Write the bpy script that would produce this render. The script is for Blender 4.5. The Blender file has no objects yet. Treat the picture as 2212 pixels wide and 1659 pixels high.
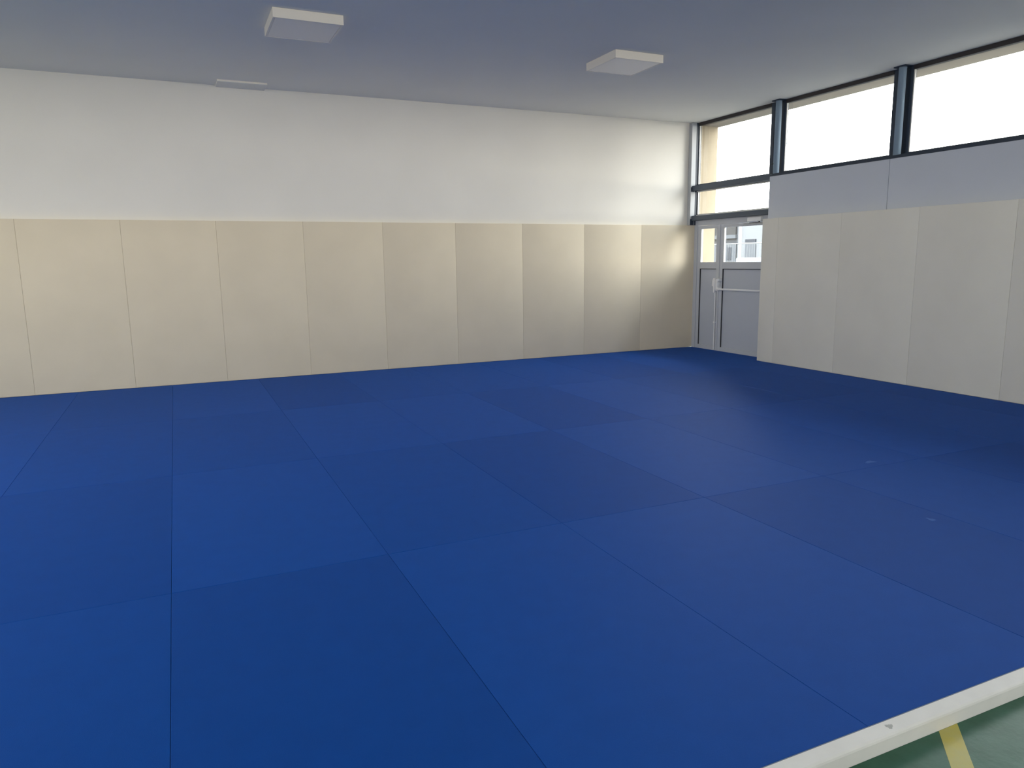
import bpy, bmesh, math, random
from mathutils import Vector, Matrix
random.seed(4)
S = bpy.context.scene
C = S.collection
D = bpy.data

# ------------------------------------------------------------------ camera
YAW, PITCH, ROLL, FPX = 0.4272, -0.1681, -0.0129, 1575.73
fw = Vector((math.sin(YAW) * math.cos(PITCH), math.cos(YAW) * math.cos(PITCH), math.sin(PITCH)))
r0 = Vector((math.cos(YAW), -math.sin(YAW), 0)); u0 = r0.cross(fw)
rt = math.cos(ROLL) * r0 + math.sin(ROLL) * u0
up = -math.sin(ROLL) * r0 + math.cos(ROLL) * u0
cd = D.cameras.new('camera'); cam = D.objects.new('camera', cd); C.objects.link(cam)
M3 = Matrix((rt, up, -fw)).transposed()
cam.matrix_world = Matrix.Translation((-7.0756, -9.8707, 1.475)) @ M3.to_4x4()
cd.sensor_fit = 'HORIZONTAL'; cd.sensor_width = 36; cd.lens = FPX * 36 / 2212
cd.clip_start = 0.05; cd.clip_end = 300
S.camera = cam

# ------------------------------------------------------------------ world, sun, view
W = D.worlds.new('sky'); S.world = W; W.use_nodes = True
nt = W.node_tree; nt.nodes.clear()
wo = nt.nodes.new('ShaderNodeOutputWorld'); bg = nt.nodes.new('ShaderNodeBackground')
tc = nt.nodes.new('ShaderNodeTexCoord'); sp = nt.nodes.new('ShaderNodeSeparateXYZ')
cr = nt.nodes.new('ShaderNodeValToRGB')
cr.color_ramp.elements[0].position = 0.0; cr.color_ramp.elements[0].color = (1.0, 0.95, 0.86, 1)
cr.color_ramp.elements[1].position = 0.75; cr.color_ramp.elements[1].color = (0.80, 0.90, 1.0, 1)
nt.links.new(tc.outputs['Generated'], sp.inputs[0]); nt.links.new(sp.outputs['Z'], cr.inputs['Fac'])
nt.links.new(cr.outputs['Color'], bg.inputs['Color']); nt.links.new(bg.outputs[0], wo.inputs[0])
bg.inputs['Strength'].default_value = 6.4
S.view_settings.view_transform = 'Standard'; S.view_settings.look = 'None'
S.view_settings.gamma = 1; S.view_settings.use_curve_mapping = False
S.view_settings.exposure = 1.42
S.cycles.max_bounces = 14; S.cycles.diffuse_bounces = 8; S.cycles.transparent_max_bounces = 24
S.cycles.sample_clamp_indirect = 8

def portal(loc, direction, w, h):
    l = D.lights.new('portal', 'AREA'); l.shape = 'RECTANGLE'; l.size = w; l.size_y = h
    l.cycles.is_portal = True
    o = D.objects.new('portal', l); C.objects.link(o); o.location = loc
    d = Vector(direction); z = -d; yv = Vector((0, 0, 1)); xv = yv.cross(z)
    o.matrix_world = Matrix.Translation(loc) @ Matrix((xv, yv, z)).transposed().to_4x4()
portal((0.86, -6.0, 3.08), (-1, 0, 0), 12.2, 1.06)
portal((0.86, -0.8, 2.1), (-1, 0, 0), 1.7, 1.2)
portal((-5.6, -16.3, 3.02), (0, 1, 0), 11.6, 0.75)
portal((-12.9, -5.4, 2.42), (1, 0, 0), 4.5, 1.9)

# ------------------------------------------------------------------ materials
def mat(name, col, rough=0.6, spec=0.4, var=0.0, vscale=3.0, bump=0.0, bscale=200.0, metal=0.0, col2=None, sheen=0.0):
    m = D.materials.new(name); m.use_nodes = True; n = m.node_tree; b = n.nodes['Principled BSDF']
    b.inputs['Base Color'].default_value = (*col, 1); b.inputs['Roughness'].default_value = rough
    b.inputs['Specular IOR Level'].default_value = spec; b.inputs['Metallic'].default_value = metal
    if sheen: b.inputs['Sheen Weight'].default_value = sheen
    g = n.nodes.new('ShaderNodeNewGeometry')
    if var:
        no = n.nodes.new('ShaderNodeTexNoise'); no.inputs['Scale'].default_value = vscale; no.inputs['Detail'].default_value = 5
        n.links.new(g.outputs['Position'], no.inputs['Vector'])
        mx = n.nodes.new('ShaderNodeMix'); mx.data_type = 'RGBA'
        c2 = col2 or tuple(c * (1 - var) for c in col)
        mx.inputs[6].default_value = (*col, 1); mx.inputs[7].default_value = (*c2, 1)
        mr = n.nodes.new('ShaderNodeMapRange'); mr.inputs[1].default_value = 0.35; mr.inputs[2].default_value = 0.65
        n.links.new(no.outputs['Fac'], mr.inputs[0]); n.links.new(mr.outputs[0], mx.inputs[0])
        n.links.new(mx.outputs[2], b.inputs['Base Color'])
    if bump:
        n2 = n.nodes.new('ShaderNodeTexNoise'); n2.inputs['Scale'].default_value = bscale; n2.inputs['Detail'].default_value = 3
        n.links.new(g.outputs['Position'], n2.inputs['Vector'])
        bp = n.nodes.new('ShaderNodeBump'); bp.inputs['Strength'].default_value = bump; bp.inputs['Distance'].default_value = 0.002
        n.links.new(n2.outputs['Fac'], bp.inputs['Height']); n.links.new(bp.outputs[0], b.inputs['Normal'])
    return m

def glass_mat(name, gloss_rough=0.02, tint=(0.97, 0.98, 0.97)):
    m = D.materials.new(name); m.use_nodes = True; n = m.node_tree; n.nodes.clear()
    o = n.nodes.new('ShaderNodeOutputMaterial'); t = n.nodes.new('ShaderNodeBsdfTransparent'); g = n.nodes.new('ShaderNodeBsdfGlossy')
    f = n.nodes.new('ShaderNodeFresnel'); f.inputs[0].default_value = 1.25; x = n.nodes.new('ShaderNodeMixShader')
    t.inputs[0].default_value = (*tint, 1); g.inputs['Roughness'].default_value = gloss_rough
    n.links.new(f.outputs[0], x.inputs[0]); n.links.new(t.outputs[0], x.inputs[1]); n.links.new(g.outputs[0], x.inputs[2])
    n.links.new(x.outputs[0], o.inputs[0]); return m

M = dict(
    plaster=mat('plaster', (0.80, 0.77, 0.71), 0.85, 0.2, 0.03, 1.3, 0.25, 120),
    ceiling=mat('ceiling_paint', (0.87, 0.85, 0.78), 0.9, 0.2, 0.03, 0.8, 0.2, 90),
    pad=mat('beige_vinyl', (0.74, 0.65, 0.495), 0.62, 0.3, 0.04, 2.0, 0.35, 350),
    pad_bluelit=mat('beige_vinyl_bluelit', (0.74, 0.72, 0.65), 0.62, 0.3, 0.04, 2.0, 0.35, 350),  # same beige pad vinyl, with bluish light put into its colour
    board=mat('grey_laminate', (0.56, 0.595, 0.66), 0.55, 0.35, 0.03, 1.5),
    mat_a=mat('blue_vinyl', (0.004, 0.072, 0.350), 0.62, 0.09, 0.05, 9.0, 0.5, 420),
    mat_b=mat('blue_vinyl_light', (0.0055, 0.077, 0.370), 0.62, 0.09, 0.05, 9.0, 0.5, 420),
    mat_c=mat('blue_vinyl_dark', (0.0035, 0.067, 0.330), 0.62, 0.09, 0.05, 9.0, 0.5, 420),
    scuff=mat('pale_scuff', (0.03, 0.115, 0.43), 0.6, 0.15),
    edge=mat('white_edging', (0.92, 0.88, 0.84), 0.55, 0.4, 0.06, 7.0),
    lip=mat('grey_blue_lip', (0.14, 0.19, 0.30), 0.55, 0.4),
    smudge=mat('grey_smudge', (0.50, 0.49, 0.46), 0.6),
    green=mat('green_sports_floor', (0.012, 0.095, 0.048), 0.36, 0.4, 0.3, 9.0, 0.2, 60, col2=(0.025, 0.125, 0.075)),
    yellow=mat('yellow_line_paint', (0.56, 0.46, 0.07), 0.4, 0.5, 0.15, 14.0, col2=(0.5, 0.45, 0.13)),
    dark=mat('dark_blue_metal', (0.022, 0.036, 0.062), 0.45, 0.5),
    beam=mat('slate_blue_metal', (0.055, 0.075, 0.105), 0.45, 0.5),
    brown=mat('dark_bronze_metal', (0.035, 0.030, 0.030), 0.5, 0.4),
    column=mat('blue_grey_enamel', (0.20, 0.27, 0.35), 0.6, 0.15),
    post=mat('light_grey_enamel', (0.42, 0.44, 0.46), 0.4, 0.5),
    door=mat('grey_door_paint', (0.53, 0.555, 0.60), 0.5, 0.4, 0.03, 2.0),
    doorpanel=mat('grey_door_panel', (0.50, 0.535, 0.60), 0.55, 0.35, 0.03, 2.0),
    gasket=mat('black_gasket', (0.03, 0.03, 0.035), 0.6),
    bead=mat('white_bead', (0.72, 0.71, 0.68), 0.4),
    steel=mat('silver_grey_enamel', (0.82, 0.83, 0.84), 0.35, 0.5),
    lamp=mat('lamp_white_metal', (0.88, 0.82, 0.72), 0.5, 0.4),
    diffuser=mat('lamp_diffuser', (0.95, 0.88, 0.78), 0.35, 0.4),
    cream=mat('cream_render', (0.26, 0.215, 0.155), 0.9, 0.1, 0.05, 2.0),
    soffit=mat('beige_soffit', (0.26, 0.23, 0.20), 0.9, 0.1, 0.05, 2.0),
    ground=mat('pale_concrete', (0.055, 0.053, 0.050), 0.9, 0.1, 0.2, 0.6),
    fwhite=mat('white_render', (0.112, 0.119, 0.128), 0.9, 0.1, 0.03, 0.4),
    fgrey=mat('grey_facade', (0.045, 0.048, 0.054), 0.9, 0.1, 0.1, 0.5),
    fpale=mat('pale_grey_facade', (0.065, 0.071, 0.080), 0.9, 0.1, 0.05, 0.5),
    fdark=mat('dark_grey_cladding', (0.028, 0.028, 0.029), 0.9, 0.2, 0.1, 2),
    fwin=mat('dark_window_glass', (0.020, 0.024, 0.032), 0.5, 0.1),
    galv=mat('galvanised_steel', (0.12, 0.128, 0.138), 0.4, 0.5),
    car=mat('silver_car_paint', (0.08, 0.09, 0.105), 0.5, 0.2),
    tyre=mat('tyre_rubber', (0.02, 0.02, 0.02), 0.8),
    glass=glass_mat('clear_glass'),
)

# ------------------------------------------------------------------ helpers
def box(bm, x0, x1, y0, y1, z0, z1):
    x0, x1 = sorted((x0, x1)); y0, y1 = sorted((y0, y1)); z0, z1 = sorted((z0, z1))
    v = [bm.verts.new(p) for p in [(x0, y0, z0), (x1, y0, z0), (x1, y1, z0), (x0, y1, z0), (x0, y0, z1), (x1, y0, z1), (x1, y1, z1), (x0, y1, z1)]]
    fs = [bm.faces.new([v[i] for i in f]) for f in [(3, 2, 1, 0), (4, 5, 6, 7), (0, 1, 5, 4), (1, 2, 6, 5), (2, 3, 7, 6), (3, 0, 4, 7)]]
    return v, fs
def prism(bm, pts, a, b, axis='z'):
    def P(u, w, t): return {'z': (u, w, t), 'x': (t, u, w), 'y': (u, t, w)}[axis]
    lo = [bm.verts.new(P(u, w, a)) for u, w in pts]; hi = [bm.verts.new(P(u, w, b)) for u, w in pts]
    n = len(pts); bm.faces.new(lo[::-1]); bm.faces.new(hi)
    for i in range(n): bm.faces.new([lo[i], lo[(i + 1) % n], hi[(i + 1) % n], hi[i]])
def tube(bm, path, r, seg=16):
    path = [Vector(p) for p in path]; rings = []
    for i, p in enumerate(path):
        d = (path[min(i + 1, len(path) - 1)] - path[max(i - 1, 0)]).normalized()
        a = d.orthogonal().normalized() if i == 0 else (pa - d * pa.dot(d)).normalized()
        pa = a; b = d.cross(a)
        rings.append([bm.verts.new(p + r * (math.cos(t) * a + math.sin(t) * b)) for t in [2 * math.pi * k / seg for k in range(seg)]])
    for A, B in zip(rings, rings[1:]):
        for k in range(seg): bm.faces.new([A[k], A[(k + 1) % seg], B[(k + 1) % seg], B[k]])
    bm.faces.new(rings[0][::-1]); bm.faces.new(rings[-1])
def obj(name, bm, m, parent=None, bevel=0.0, seg=2, smooth=False):
    bmesh.ops.recalc_face_normals(bm, faces=bm.faces)
    if bevel:
        bmesh.ops.bevel(bm, geom=[e for e in bm.edges if len(e.link_faces) == 2 and e.calc_face_angle(0) > 0.6], offset=bevel, segments=seg, affect='EDGES', profile=0.5)
    me = D.meshes.new(name); bm.to_mesh(me); bm.free(); me.materials.append(m)
    if smooth:
        for p in me.polygons: p.use_smooth = True
        me.set_sharp_from_angle(angle=0.7)
    o = D.objects.new(name, me); C.objects.link(o)
    if parent: o.parent = parent
    return o
def bx(name, m, dims, parent=None, bevel=0.0, **k):
    bm = bmesh.new()
    for d in (dims if isinstance(dims[0], (tuple, list)) else [dims]): box(bm, *d)
    return obj(name, bm, m, parent, bevel, **k)
def tag(o, label=None, cat=None, group=None, kind=None):
    for k, v in (('label', label), ('category', cat), ('group', group), ('kind', kind)):
        if v: o[k] = v
    return o
def struct(o, label=None): return tag(o, label, None, None, 'structure')
def empty(name, loc=(0, 0, 0)):
    o = D.objects.new(name, None); C.objects.link(o); o.location = loc; o.empty_display_size = 0.1; return o
def root_at(name, loc, parts):
    """Empty at loc; parts modelled in world space are re-expressed relative to it."""
    e = empty(name, loc)
    for p in parts:
        p.data.transform(Matrix.Translation(-Vector(loc))); p.parent = e
    return e

ZC = 3.605           # ceiling
XW = 0.755           # window and door plane
XB = 0.60            # grey board plane above the right-hand pads
XP = 0.473           # face of the right-hand pads
XL, YR = -12.8, -16.2
FZ = -0.055          # sports floor below the mats

# ------------------------------------------------------------------ room shell
struct(bx('floor', M['green'], (XL - .2, XW + .3, YR - .2, 0.25, FZ - .15, FZ)), 'green glossy sports floor beyond the white mat edging')
struct(bx('ceiling', M['ceiling'], (XL - .2, XW + .06, YR - .2, 0.25, ZC, ZC + .25)))
struct(bx('wall_back', M['plaster'], (XL - .2, XW + .06, 0.05, 0.25, FZ, ZC)))
lw = [(XL - .2, XL, YR - .2, 0.05, FZ, 1.5), (XL - .2, XL, YR - .2, 0.05, 3.35, ZC), (XL - .2, XL, -3.2, 0.05, 1.5, 3.35), (XL - .2, XL, YR - .2, -7.6, 1.5, 3.35)]
for yy in (-4.7, -6.2): lw.append((XL - .2, XL, yy - .12, yy + .12, 1.5, 3.35))
struct(bx('wall_left', M['plaster'], lw))  # unseen wall; its window openings are added to light the room
# unseen rear wall; its row of openings is assumed and sized for the light
rw = []
rw.append((XL, XW + .06, YR - .2, YR, FZ, 2.7)); rw.append((XL, XW + .06, YR - .2, YR, 3.35, ZC))
nx = 5; ox0, ox1 = -11.3, 0.1; pw = (ox1 - ox0 - 4 * .25) / 5
rw.append((XL, ox0, YR - .2, YR, 2.7, 3.35)); rw.append((ox1, XW + .06, YR - .2, YR, 2.7, 3.35))
for k in range(4): a = ox0 + (k + 1) * pw + k * .25; rw.append((a, a + .25, YR - .2, YR, 2.7, 3.35))
struct(bx('wall_rear', M['plaster'], rw))
# right wall below the clerestory: masonry plus grey facing boards
bm = bmesh.new()
box(bm, XB + .02, XW + .06, -1.80, YR, FZ, 2.579)
box(bm, XP + .05, XB + .02, -1.835, YR, FZ, 1.985)
struct(obj('wall_right', bm, M['plaster']))
by = [-1.795, -3.700, -5.61, -7.52, -9.43, -11.34, -13.25, YR]
bm = bmesh.new()
for a, b in zip(by, by[1:]): box(bm, XB, XB + .02, a - (.004 if a != by[0] else 0), b, 1.985, 2.580)
struct(obj('wall_right_facing', bm, M['board'], bevel=.002, seg=1), 'grey facing boards between the pads and the high windows')
struct(bx('trim_1', M['dark'], (XB, XW + .06, -1.795, YR, 2.581, 2.600)), 'ledge on top of the grey boards')
bx_sill = bx('trim_2', M['dark'], (XB + .045, XW + .06, -1.80, YR, 2.600, 2.622)); struct(bx_sill)

# ------------------------------------------------------------------ mats on the floor
xs = [-7.2061 + 1.0089 * i for i in range(-5, 8)] + [XP - .002]
xs[0] = XL + .02 if xs[0] < XL else xs[0]
ys = [-8.422, -6.387, -4.327, -2.267, -0.001]
rown = ['front row by the white edging', 'second row from the white edging', 'third row, second from the beige pads', 'back row against the beige pads']
ordn = ['first', 'second', 'third', 'fourth', 'fifth', 'sixth', 'seventh', 'eighth', 'ninth', 'tenth', 'eleventh', 'twelfth', 'thirteenth', 'fourteenth']
# columns counted from the right wall
shade = {(0, 8): 'mat_c', (0, 7): 'mat_b', (0, 6): 'mat_b', (1, 7): 'mat_c', (1, 8): 'mat_b', (2, 9): 'mat_b', (2, 8): 'mat_c', (0, 9): 'mat_a'}  # lighter and darker mats put directional sheen into the colour
g = .0008
ncol = len(xs) - 1
for j in range(4):
    for i in range(ncol):
        x0, x1, y0, y1 = xs[i] + g, xs[i + 1] - g, ys[j] + g, ys[j + 1] - g
        if x1 < -9.9: continue                                   # nothing of these is seen
        rc = ncol - i                                            # 1 = against the right wall
        bm = bmesh.new()
        if j == 3 and i == ncol - 1:
            prism(bm, [(x0, y0), (x1, y0), (x1, -1.83 + g), (XW - .006, -1.83 + g), (XW - .006, y1), (x0, y1)], FZ, 0)
        else: prism(bm, [(x0, y0), (x1, y0), (x1, y1), (x0, y1)], FZ, 0)
        key = shade.get((j, i)) or random.choice(['mat_a', 'mat_a', 'mat_b', 'mat_c'])
        o = obj('floor_mat', bm, M[key], bevel=.0014, seg=2)
        cx, cy = (x0 + x1) / 2, (y0 + y1) / 2
        o.data.transform(Matrix.Translation((-cx, -cy, -FZ))); o.location = (cx, cy, FZ)
        if rc == 1: lab = 'narrow blue floor mat beside the right wall, ' + rown[j]
        else: lab = f'blue floor mat, {ordn[rc - 1]} from the right wall, {rown[j]}'
        if j == 3 and i == ncol - 1: lab = 'blue corner floor mat reaching into the door recess, back row'
        tag(o, lab, 'floor mat', 'blue mats covering the floor')
# pale scuffs on two mats
def blob(name, cx, cy, rx, ry, m, z):
    bm = bmesh.new(); pts = []
    for k in range(18):
        t = 2 * math.pi * k / 18; q = 1 + .25 * math.sin(3 * t + cx) + .12 * math.sin(7 * t)
        pts.append((cx + rx * q * math.cos(t), cy + ry * q * math.sin(t)))
    prism(bm, pts, z, z + .0006); return obj(name, bm, m)

def scuff(cx, cy, rx, ry):
    for o in [o for o in D.objects if o.name.startswith('floor_mat')]:
        xx = [v.co.x + o.location.x for v in o.data.vertices]; yy = [v.co.y + o.location.y for v in o.data.vertices]
        if min(xx) < cx < max(xx) and min(yy) < cy < max(yy):
            b = blob('scuff_mark', cx, cy, rx, ry, M['scuff'], 0.0); b.data.transform(Matrix.Translation(-o.location)); b.parent = o
            b['label'] = 'pale scuff mark'
scuff(-3.300, -7.270, .018, .026); scuff(-2.600, -6.290, .045, .022)

# white edging strip along the open side of the mats
bm = bmesh.new()
prism(bm, [(-8.4255, FZ), (-8.4255, .001), (-8.4275, .002), (-8.476, .002), (-8.481, -.003), (-8.483, -.009), (-8.483, FZ)], XL + .02, XB - .08, 'x')
e1 = obj('strip_body', bm, M['edge'], bevel=.0015)
e2 = bx('mat_side_lip', M['lip'], (XL + .02, XB - .08, -8.4255, -8.4225, FZ, .001)); e2['label'] = 'thin grey blue lip against the mats'
e3 = blob('smudge', -5.13, -8.452, .012, .010, M['smudge'], .0018); e3['label'] = 'grey smudge'
tag(root_at('edging_strip', (-4.9, -8.45, FZ), [e1, e2, e3]), 'long white edging strip between the blue mats and the green floor', 'edging strip')
# yellow court line running diagonally over the green floor
dl = Vector((-.70, -.714, 0)).normalized(); nl = Vector((dl.y, -dl.x, 0))
p0 = Vector((-4.862, -8.462, 0)) - dl * .0
bm = bmesh.new(); a = p0 - nl * .033; b = p0 + nl * .033
prism(bm, [(-4.842, -8.4835), (-4.933, -8.4835), (-4.933 + dl.x * 5, -8.4835 + dl.y * 5), (-4.842 + dl.x * 5, -8.4835 + dl.y * 5)], FZ, FZ + .0008)
tag(obj('court_line', bm, M['yellow']), 'yellow painted line running diagonally across the green floor', 'floor line')

# ------------------------------------------------------------------ wall pads
def pad(x0, x1, y0, y1, m, label, group):
    bm = bmesh.new(); box(bm, x0, x1, y0, y1, 0.001, 2.0)
    o = obj('wall_pad', bm, M[m], bevel=.0035, seg=3, smooth=True)
    c = Vector(((x0 + x1) / 2, (y0 + y1) / 2, .001)); o.data.transform(Matrix.Translation(-c)); o.location = c
    tag(o, label, 'wall pad', group)
bxs = [XW - .001 - 1.0456 * k for k in range(0, 13)]
for k in range(0, 10):
    lab = 'beige wall pad in the corner beside the grey double door' if k == 0 else f'beige wall pad on the back wall, {ordn[k]} from the door corner'
    if k == 9: lab = 'beige wall pad cut off by the left edge of the photo'
    pad(bxs[k + 1] + .0006, bxs[k] - .0006, 0.0, .0495, 'pad', lab, 'beige pads along the back wall')
rys = [-1.8305] + [-2.1281 - 1.0504 * k for k in range(0, 7)]
for k in range(len(rys) - 1):
    if k == 0: lab = 'narrow beige wall pad painted as in bluish light, at the end beside the door recess'
    elif k == 4: lab = 'beige wall pad painted as in bluish light, cut off by the right edge of the photo'
    else: lab = f'beige wall pad painted as in bluish light, under the high windows, {ordn[k]} full width pad from the door'
    if k > 4: continue
    pad(XP, XP + .0495, rys[k + 1] + .0006, rys[k] - .0006, 'pad_bluelit', lab, 'beige pads in painted bluish light along the right wall')

# ------------------------------------------------------------------ windows
ZT = ZC
def window(n, y0, y1, z0, z1, bot=.048, top=.050, side=(.008, .06), label=None):
    """y0 > y1 : far and near side of the clear glass, stiles outside it"""
    fx0, fx1 = XW, XW + .055
    bm = bmesh.new()
    box(bm, fx0, fx1, y0, y0 + side[0], z0, z1); box(bm, fx0, fx1, y1, y1 - side[1], z0, z1)
    fr = obj('window_frame', bm, M['dark'], bevel=.002, seg=1)
    hb = bx('head_rail', M['brown'], [(fx0 - .004, fx1, y1, y0, z1 - top, z1)], bevel=.002)
    bb = bx('bottom_rail', M['dark'], [(fx0 - .004, fx1, y1, y0, z0, z0 + bot)], bevel=.002)
    bd = bx('glazing_bead', M['bead'], [(fx0 + .012, fx0 + .03, y0 - .012, y0, z0 + bot, z1 - top), (fx0 + .012, fx0 + .03, y1, y1 + .006, z0 + bot, z1 - top),
            (fx0 + .012, fx0 + .03, y1, y0, z0 + bot, z0 + bot + .005)])
    gl = bx('glass_pane', M['glass'], (fx0 + .032, fx0 + .038, y1, y0, z0 + bot, z1 - top))
    e = root_at(f'window_{n}', (fx0, (y0 + y1) / 2, z0), [fr, hb, bb, bd, gl]); struct(e, label); return e
Wn = 1
window(1, -.030, -1.612, 2.560, ZT, bot=.085, side=(.03, .065), label='high window nearest the corner')
window(2, -.030, -1.700, 2.085, 2.560, bot=.085, top=.030, side=(.03, .04), label='narrow window over the door')
for k in range(6):
    a = -1.880 - 1.925 * k
    if k == 0: window(3, a, -3.556, 2.600, ZT, side=(.03, .065))
    else: window(3 + k, a, a - 1.68, 2.600, ZT, side=(.03, .065))
# dark mullion plates and tubular columns standing on the ledge
cols = [(-1.745, -1.812), (-3.675, -3.715)] + [(-3.675 - 1.925 * k, -3.715 - 1.925 * k) for k in range(1, 6)]
bm = bmesh.new()
for ym, yc in cols:
    box(bm, XW + .02, XW + .05, ym - .09, ym + .09, 2.600, ZT)
box(bm, XW + .0, XW + .06, -13.45, YR, 2.600, ZT)
struct(obj('trim_3', bm, M['dark']), 'dark mullion plates between the high windows')
cl = ['tubular steel column between the corner window and the next', 'second tubular steel column from the corner, nearer the right edge of the photo']
for i, (ym, yc) in enumerate(cols[:2]):
    bm = bmesh.new(); tube(bm, [(0, 0, 0), (0, 0, ZT - 2.6225)], .042, 32)
    o = obj('shaft', bm, M['column'], smooth=True)
    b2 = bx('cap_plate', M['dark'], (-.06, .06, -.075, .075, ZT - 2.6225 - .012, ZT - 2.6225 - .0005))
    e = empty('steel_column', (.692, yc, 2.6225)); o.parent = e; b2.parent = e
    if i == 0:
        bm = bmesh.new(); tube(bm, [(-.056, -.0, .13), (-.066, -.0, .13)], .006, 10); tube(bm, [(-.052, .022, .13), (-.064, .024, .13)], .006, 10)
        s = obj('screw', bm, M['gasket'], e)
    tag(e, cl[i], 'column', 'tubular columns in front of the high windows')
# corner post, transom beams
cp = [bx('post_body', M['post'], (.625, .712, -.028, .049, 2.001, ZT - .001), bevel=.004), bx('post_flange', M['dark'], (.712, XW, -.026, .049, 2.001, ZT - .001))]
tag(root_at('corner_post', (.67, 0.01, 2.001), cp), 'light grey steel post standing in the corner beside the high window', 'post')
struct(bx('trim_4', M['beam'], [(.652, XW - .001, -.029, -1.79, 2.545, 2.620)], bevel=.003), 'slate blue crossbeam between the two corner windows')
struct(bx('trim_5', M['beam'], [(.652, XW - .001, -.029, -1.79, 2.070, 2.145)], bevel=.003), 'slate blue crossbeam above the double door')
struct(bx('trim_6', M['dark'], [(.630, .70, -.029, .0, 2.530, 2.600), (.628, .70, -.029, .0, 2.002, 2.100)], bevel=.002), 'dark beam end brackets on the corner post')
struct(bx('trim_7', M['bead'], [(XW - .012, XW - .0, -.03, -1.70, 2.146, 2.166), (XW - .012, XW, -.03, -1.70, 2.528, 2.540)]), 'pale glazing beads of the narrow window')

# ------------------------------------------------------------------ double door
DZ = 2.080
fr = bx('door_frame', M['door'], [(XW - .012, XW + .06, -.002, -.078, 0, DZ), (XW - .012, XW + .06, -1.640, -1.79, 0, DZ), (XW - .012, XW + .06, -.078, -1.640, 1.990, DZ), (XW + .002, XW + .06, -.078, -1.640, -.02, .006)], bevel=.002)
def leaf(y0, y1, py0, py1, qy0, qy1, cov):
    x0, x1 = XW, XW + .05
    bars = [(x0, x1, y0, py0, .006, 1.985), (x0, x1, py1, y1, .006, 1.985), (x0, x1, py0, py1, 1.935, 1.985), (x0, x1, py0, py1, 1.30, 1.400), (x0, x1, py0, py1, .006, .062)]
    lf = bx('door_leaf', M['door'], bars, bevel=.0015, seg=1)
    pn = bx('infill_panel', M['doorpanel'], (x0 + .022, x0 + .036, py0, py1, .062, 1.30))
    gk = bx('panel_gasket', M['gasket'], [(x0 + .006, x0 + .022, py0 - .007, py0, .062, 1.30), (x0 + .006, x0 + .022, py1, py0, 1.292, 1.30), (x0 + .006, x0 + .022, py1 + .005, py1, .062, 1.30)])
    bd = bx('glazing_bead', M['bead'], [(x0 + .006, x0 + .022, py0 - .011, py0, 1.400, 1.935), (x0 + .006, x0 + .022, py1, py1 + .016, 1.400, 1.935), (x0 + .006, x0 + .022, py0, py1, 1.400, 1.406)])
    gl = bx('glass_pane', M['glass'], (x0 + .024, x0 + .030, py0, py1, 1.400, 1.935))
    return lf, [pn, gk, bd, gl]
lA, sA = leaf(-.080, -.612, -.148, -.548, 0, 0, 0)
lB, sB = leaf(-.622, -1.636, -.700, -1.556, 0, 0, 0)
lA['label'] = 'narrow left leaf'; lB['label'] = 'wide right leaf'
cover = bx('cover_strip', M['door'], (XW - .010, XW - .0005, -.590, -.632, .01, 1.985), bevel=.002)
# rod and latch on the narrow leaf
bm = bmesh.new(); tube(bm, [(XW - .022, -.578, .012), (XW - .022, -.575, 1.00)], .009, 12); rod = obj('bolt_rod', bm, M['steel'], smooth=True)
bm = bmesh.new(); box(bm, XW - .034, XW, -.560, -.594, .44, .465); clip = obj('rod_guide', bm, M['steel'], bevel=.004)
bm = bmesh.new(); prism(bm, [(-.515, 1.03), (-.522, 1.12), (-.545, 1.155), (-.585, 1.155), (-.592, 1.09), (-.590, .97), (-.582, .925), (-.560, .920), (-.550, .94), (-.548, 1.02)], XW - .05, XW, 'x')
lat = obj('bolt_case', bm, M['steel'], bevel=.008, seg=3, smooth=True)
# push bar on the wide leaf
bm = bmesh.new()
prism(bm, [(-.630, 1.135), (-.655, 1.15), (-.700, 1.15), (-.705, 1.115), (-.672, 1.095), (-.668, 1.03), (-.705, 1.005), (-.700, .955), (-.640, .955), (-.628, .985)], XW - .075, XW, 'x')
ls = obj('latch_case', bm, M['steel'], bevel=.008, seg=3, smooth=True)
bm = bmesh.new(); tube(bm, [(XW - .030, -.690, .985), (XW - .085, -.695, .985), (XW - .092, -.72, .984), (XW - .092, -1.60, .984), (XW - .080, -1.622, .988), (XW - .004, -1.628, .994)], .0155, 18)
bar = obj('push_bar', bm, M['steel'], smooth=True)
# closer
c1 = bx('closer_body', M['steel'], (XW - .060, XW - .012, -1.275, -1.555, 1.992, 2.052), bevel=.004)
c2 = bx('closer_rail', M['post'], (XW - .022, XW, -1.155, -1.575, 1.945, 1.975), bevel=.003)
bm = bmesh.new(); tube(bm, [(XW - .035, -1.50, 1.995), (XW - .035, -1.50, 1.972)], .012, 12); box(bm, XW - .042, XW - .026, -1.30, -1.51, 1.972, 1.980)
c3 = obj('closer_arm', bm, M['gasket'], bevel=.001)
loc = (XW, -.62, 0)
e = root_at('door_1', loc, [fr, lA, lB, c1])
for lf, subs in ((lA, sA + [cover, rod, clip, lat]), (lB, sB + [ls, bar, c2, c3])):
    for p in subs: p.data.transform(Matrix.Translation(-Vector(loc))); p.parent = lf
struct(e, 'grey double door with glazed top panels and a push bar')
c1['label'] = 'silver grey door closer body on the frame'

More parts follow.
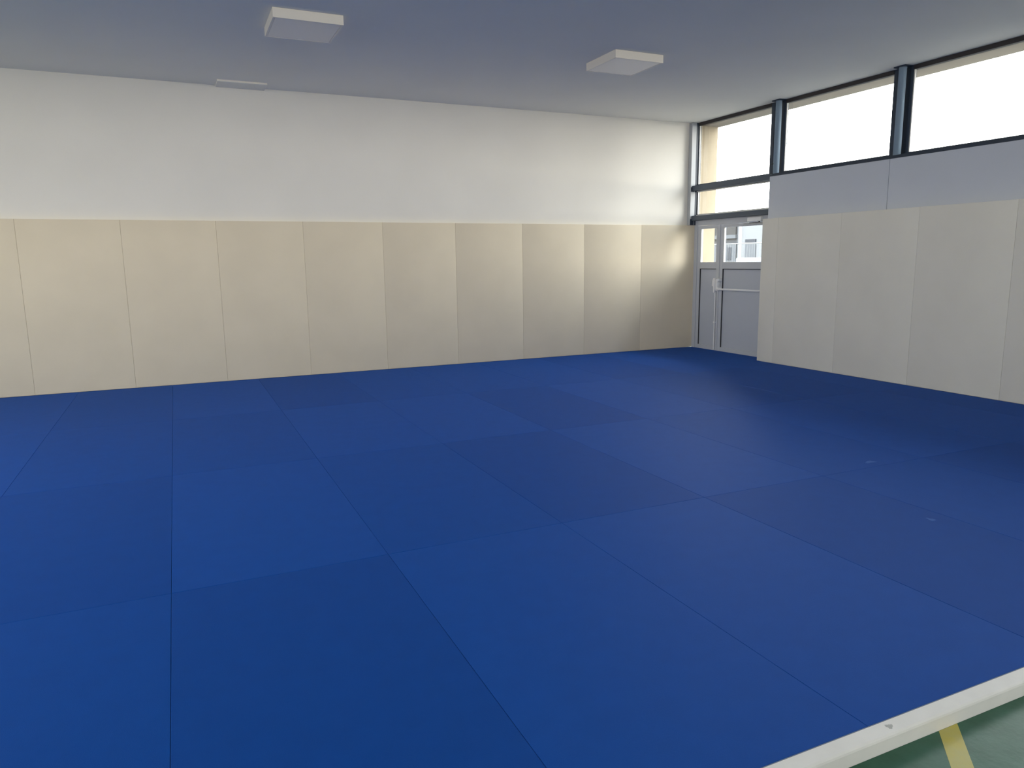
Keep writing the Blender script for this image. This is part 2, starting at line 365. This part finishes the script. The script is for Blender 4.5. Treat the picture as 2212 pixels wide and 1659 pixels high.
# ------------------------------------------------------------------ ceiling lights and plate
def lamp(x, y, label):
    h = .082; s = .298; e = empty('ceiling_light', (x, y, ZC))
    bx('housing', M['lamp'], [(-s, s, -s, -s + .018, -h, -.001), (-s, s, s - .018, s, -h, -.001), (-s, -s + .018, -s + .018, s - .018, -h, -.001), (s - .018, s, -s + .018, s - .018, -h, -.001)], e, bevel=.002)
    bx('diffuser', M['diffuser'], (-s + .0205, s - .0205, -s + .0205, s - .0205, -h + .002, -h + .012), e, bevel=.002)
    tag(e, label, 'ceiling light', 'square white ceiling lights')
lamp(-5.848, -2.760, 'square white surface mounted ceiling light at the upper left')
lamp(-2.460, -2.772, 'square white surface mounted ceiling light nearer the windows')
tag(root_at('ceiling_plate', (-6.16, -.11, ZC), [bx('cover', M['ceiling'], (-6.44, -5.88, -.27, .048, ZC - .022, ZC - .0005), bevel=.002),
    bx('front_edge', M['lamp'], (-6.44, -5.88, -.276, -.270, ZC - .018, ZC - .0005))]), 'thin flat plate on the ceiling where it meets the back wall', 'cover plate')

# ------------------------------------------------------------------ outside
struct(bx('ground', M['ground'], [(XW + .31, 90, -60, 90, FZ - .3, FZ - .06), (-60, XW + .31, -60, YR - .21, FZ - .3, FZ - .06), (-60, XL - .21, YR - .21, 60, FZ - .3, FZ - .06)]), 'pale paved yard outside')
struct(bx('roof_eave', M['soffit'], [(XW + .06, 1.33, YR - .2, .62, ZC - .005, ZC + .22)]), 'beige roof overhang outside the windows')
struct(bx('wall_outside', M['cream'], [(XW + .07, 1.28, .14, .40, FZ, ZC - .006)]), 'cream rendered end wall outside the door')

def part(name, m, dims, **k): return bx(name, M[m], dims, **k)
# grey building, far left in the door glass
b = [part('facade', 'fgrey', (30, 40, 31.95, 46, FZ, 4.2)), part('fascia', 'fpale', (29.8, 30, 32.07, 46, 2.82, 3.08)),
     part('cladding', 'fdark', (29.9, 30, 32.15, 46, 3.08, 4.15)), part('shopfront', 'fpale', (29.9, 30, 32.07, 46, FZ, 2.45)),
     part('window_pane', 'fwin', (29.85, 29.9, 32.55, 32.95, 1.3, 2.2))]
tag(root_at('building', (35, 39, FZ), b), 'distant grey building with a pale band, seen through the door glass', 'building')
b = [part('facade', 'fwhite', (30, 42, 12, 31.69, FZ, 4.1)), part('corner_pier', 'fpale', (29.9, 30.0, 31.70, 31.94, FZ, 4.1)),
     part('garage_door', 'fpale', (29.93, 30, 30.15, 31.18, FZ, 2.38)), part('strip_window', 'fwin', (29.93, 30, 30.15, 31.18, 2.47, 2.72)),
     part('plinth', 'fpale', (29.97, 30, 12, 30.10, FZ, .5))]
tag(root_at('building', (36, 22, FZ), b), 'distant white building with a grey garage door, seen through the door glass', 'building')
# fence in front of them
fp = [part('post', 'galv', (7.97, 8.03, 7.03, 7.10, FZ - .06, 2.9)), part('post', 'galv', (7.98, 8.02, 9.60, 9.65, FZ - .06, 1.9)), part('post', 'galv', (7.98, 8.02, 4.55, 4.60, FZ - .06, 1.9))]
bm = bmesh.new(); tube(bm, [(7.95, 4.55, 1.868), (7.95, 9.65, 1.868)], .013, 10); fp.append(obj('top_rail', bm, M['galv'], smooth=True))
bm = bmesh.new()
for k in range(51): y = 4.6 + k * .1; tube(bm, [(7.95, y, .05), (7.95, y, 1.86)], .0015, 5)
fp.append(obj('wire_infill', bm, M['galv']))
tag(root_at('fence', (8, 7.1, FZ - .06), fp), 'galvanised wire fence with a tall post outside the door glass', 'fence')
# parked car, only its roof shows above the sill of the door glass
cb = bmesh.new(); K = 14
prof = [(-2.1, .35), (-2.15, .75), (-1.95, .95), (-1.35, 1.02), (-.75, 1.47), (-.2, 1.56), (.6, 1.56), (1.25, 1.42), (1.85, 1.05), (2.1, .95), (2.15, .45), (2.0, .30), (-2.0, .30)]
prism(cb, prof, -.86, .86, 'y'); car = obj('body', cb, M['car'], bevel=.06, seg=2, smooth=True)
gb = bmesh.new(); prism(gb, [(-1.15, 1.06), (-.68, 1.40), (-.2, 1.47), (.6, 1.47), (1.1, 1.36), (1.5, 1.06)], -.875, .875, 'y'); cg = obj('side_windows', gb, M['fwin'])
wh = []
for wx in (-1.35, 1.35):
    for wy in (-.84, .84):
        w = bmesh.new(); tube(w, [(wx, wy - .09, .31), (wx, wy + .09, .31)], .31, 20); wh.append(obj('wheel', w, M['tyre'], smooth=True))
ce = empty('parked_car', (27.3, 27.75, FZ - .06)); ce.rotation_euler = (0, 0, math.radians(-42 + 90))
for p in [car, cg] + wh: p.parent = ce
tag(ce, 'silver parked car whose roof shows low in the door glass', 'car')
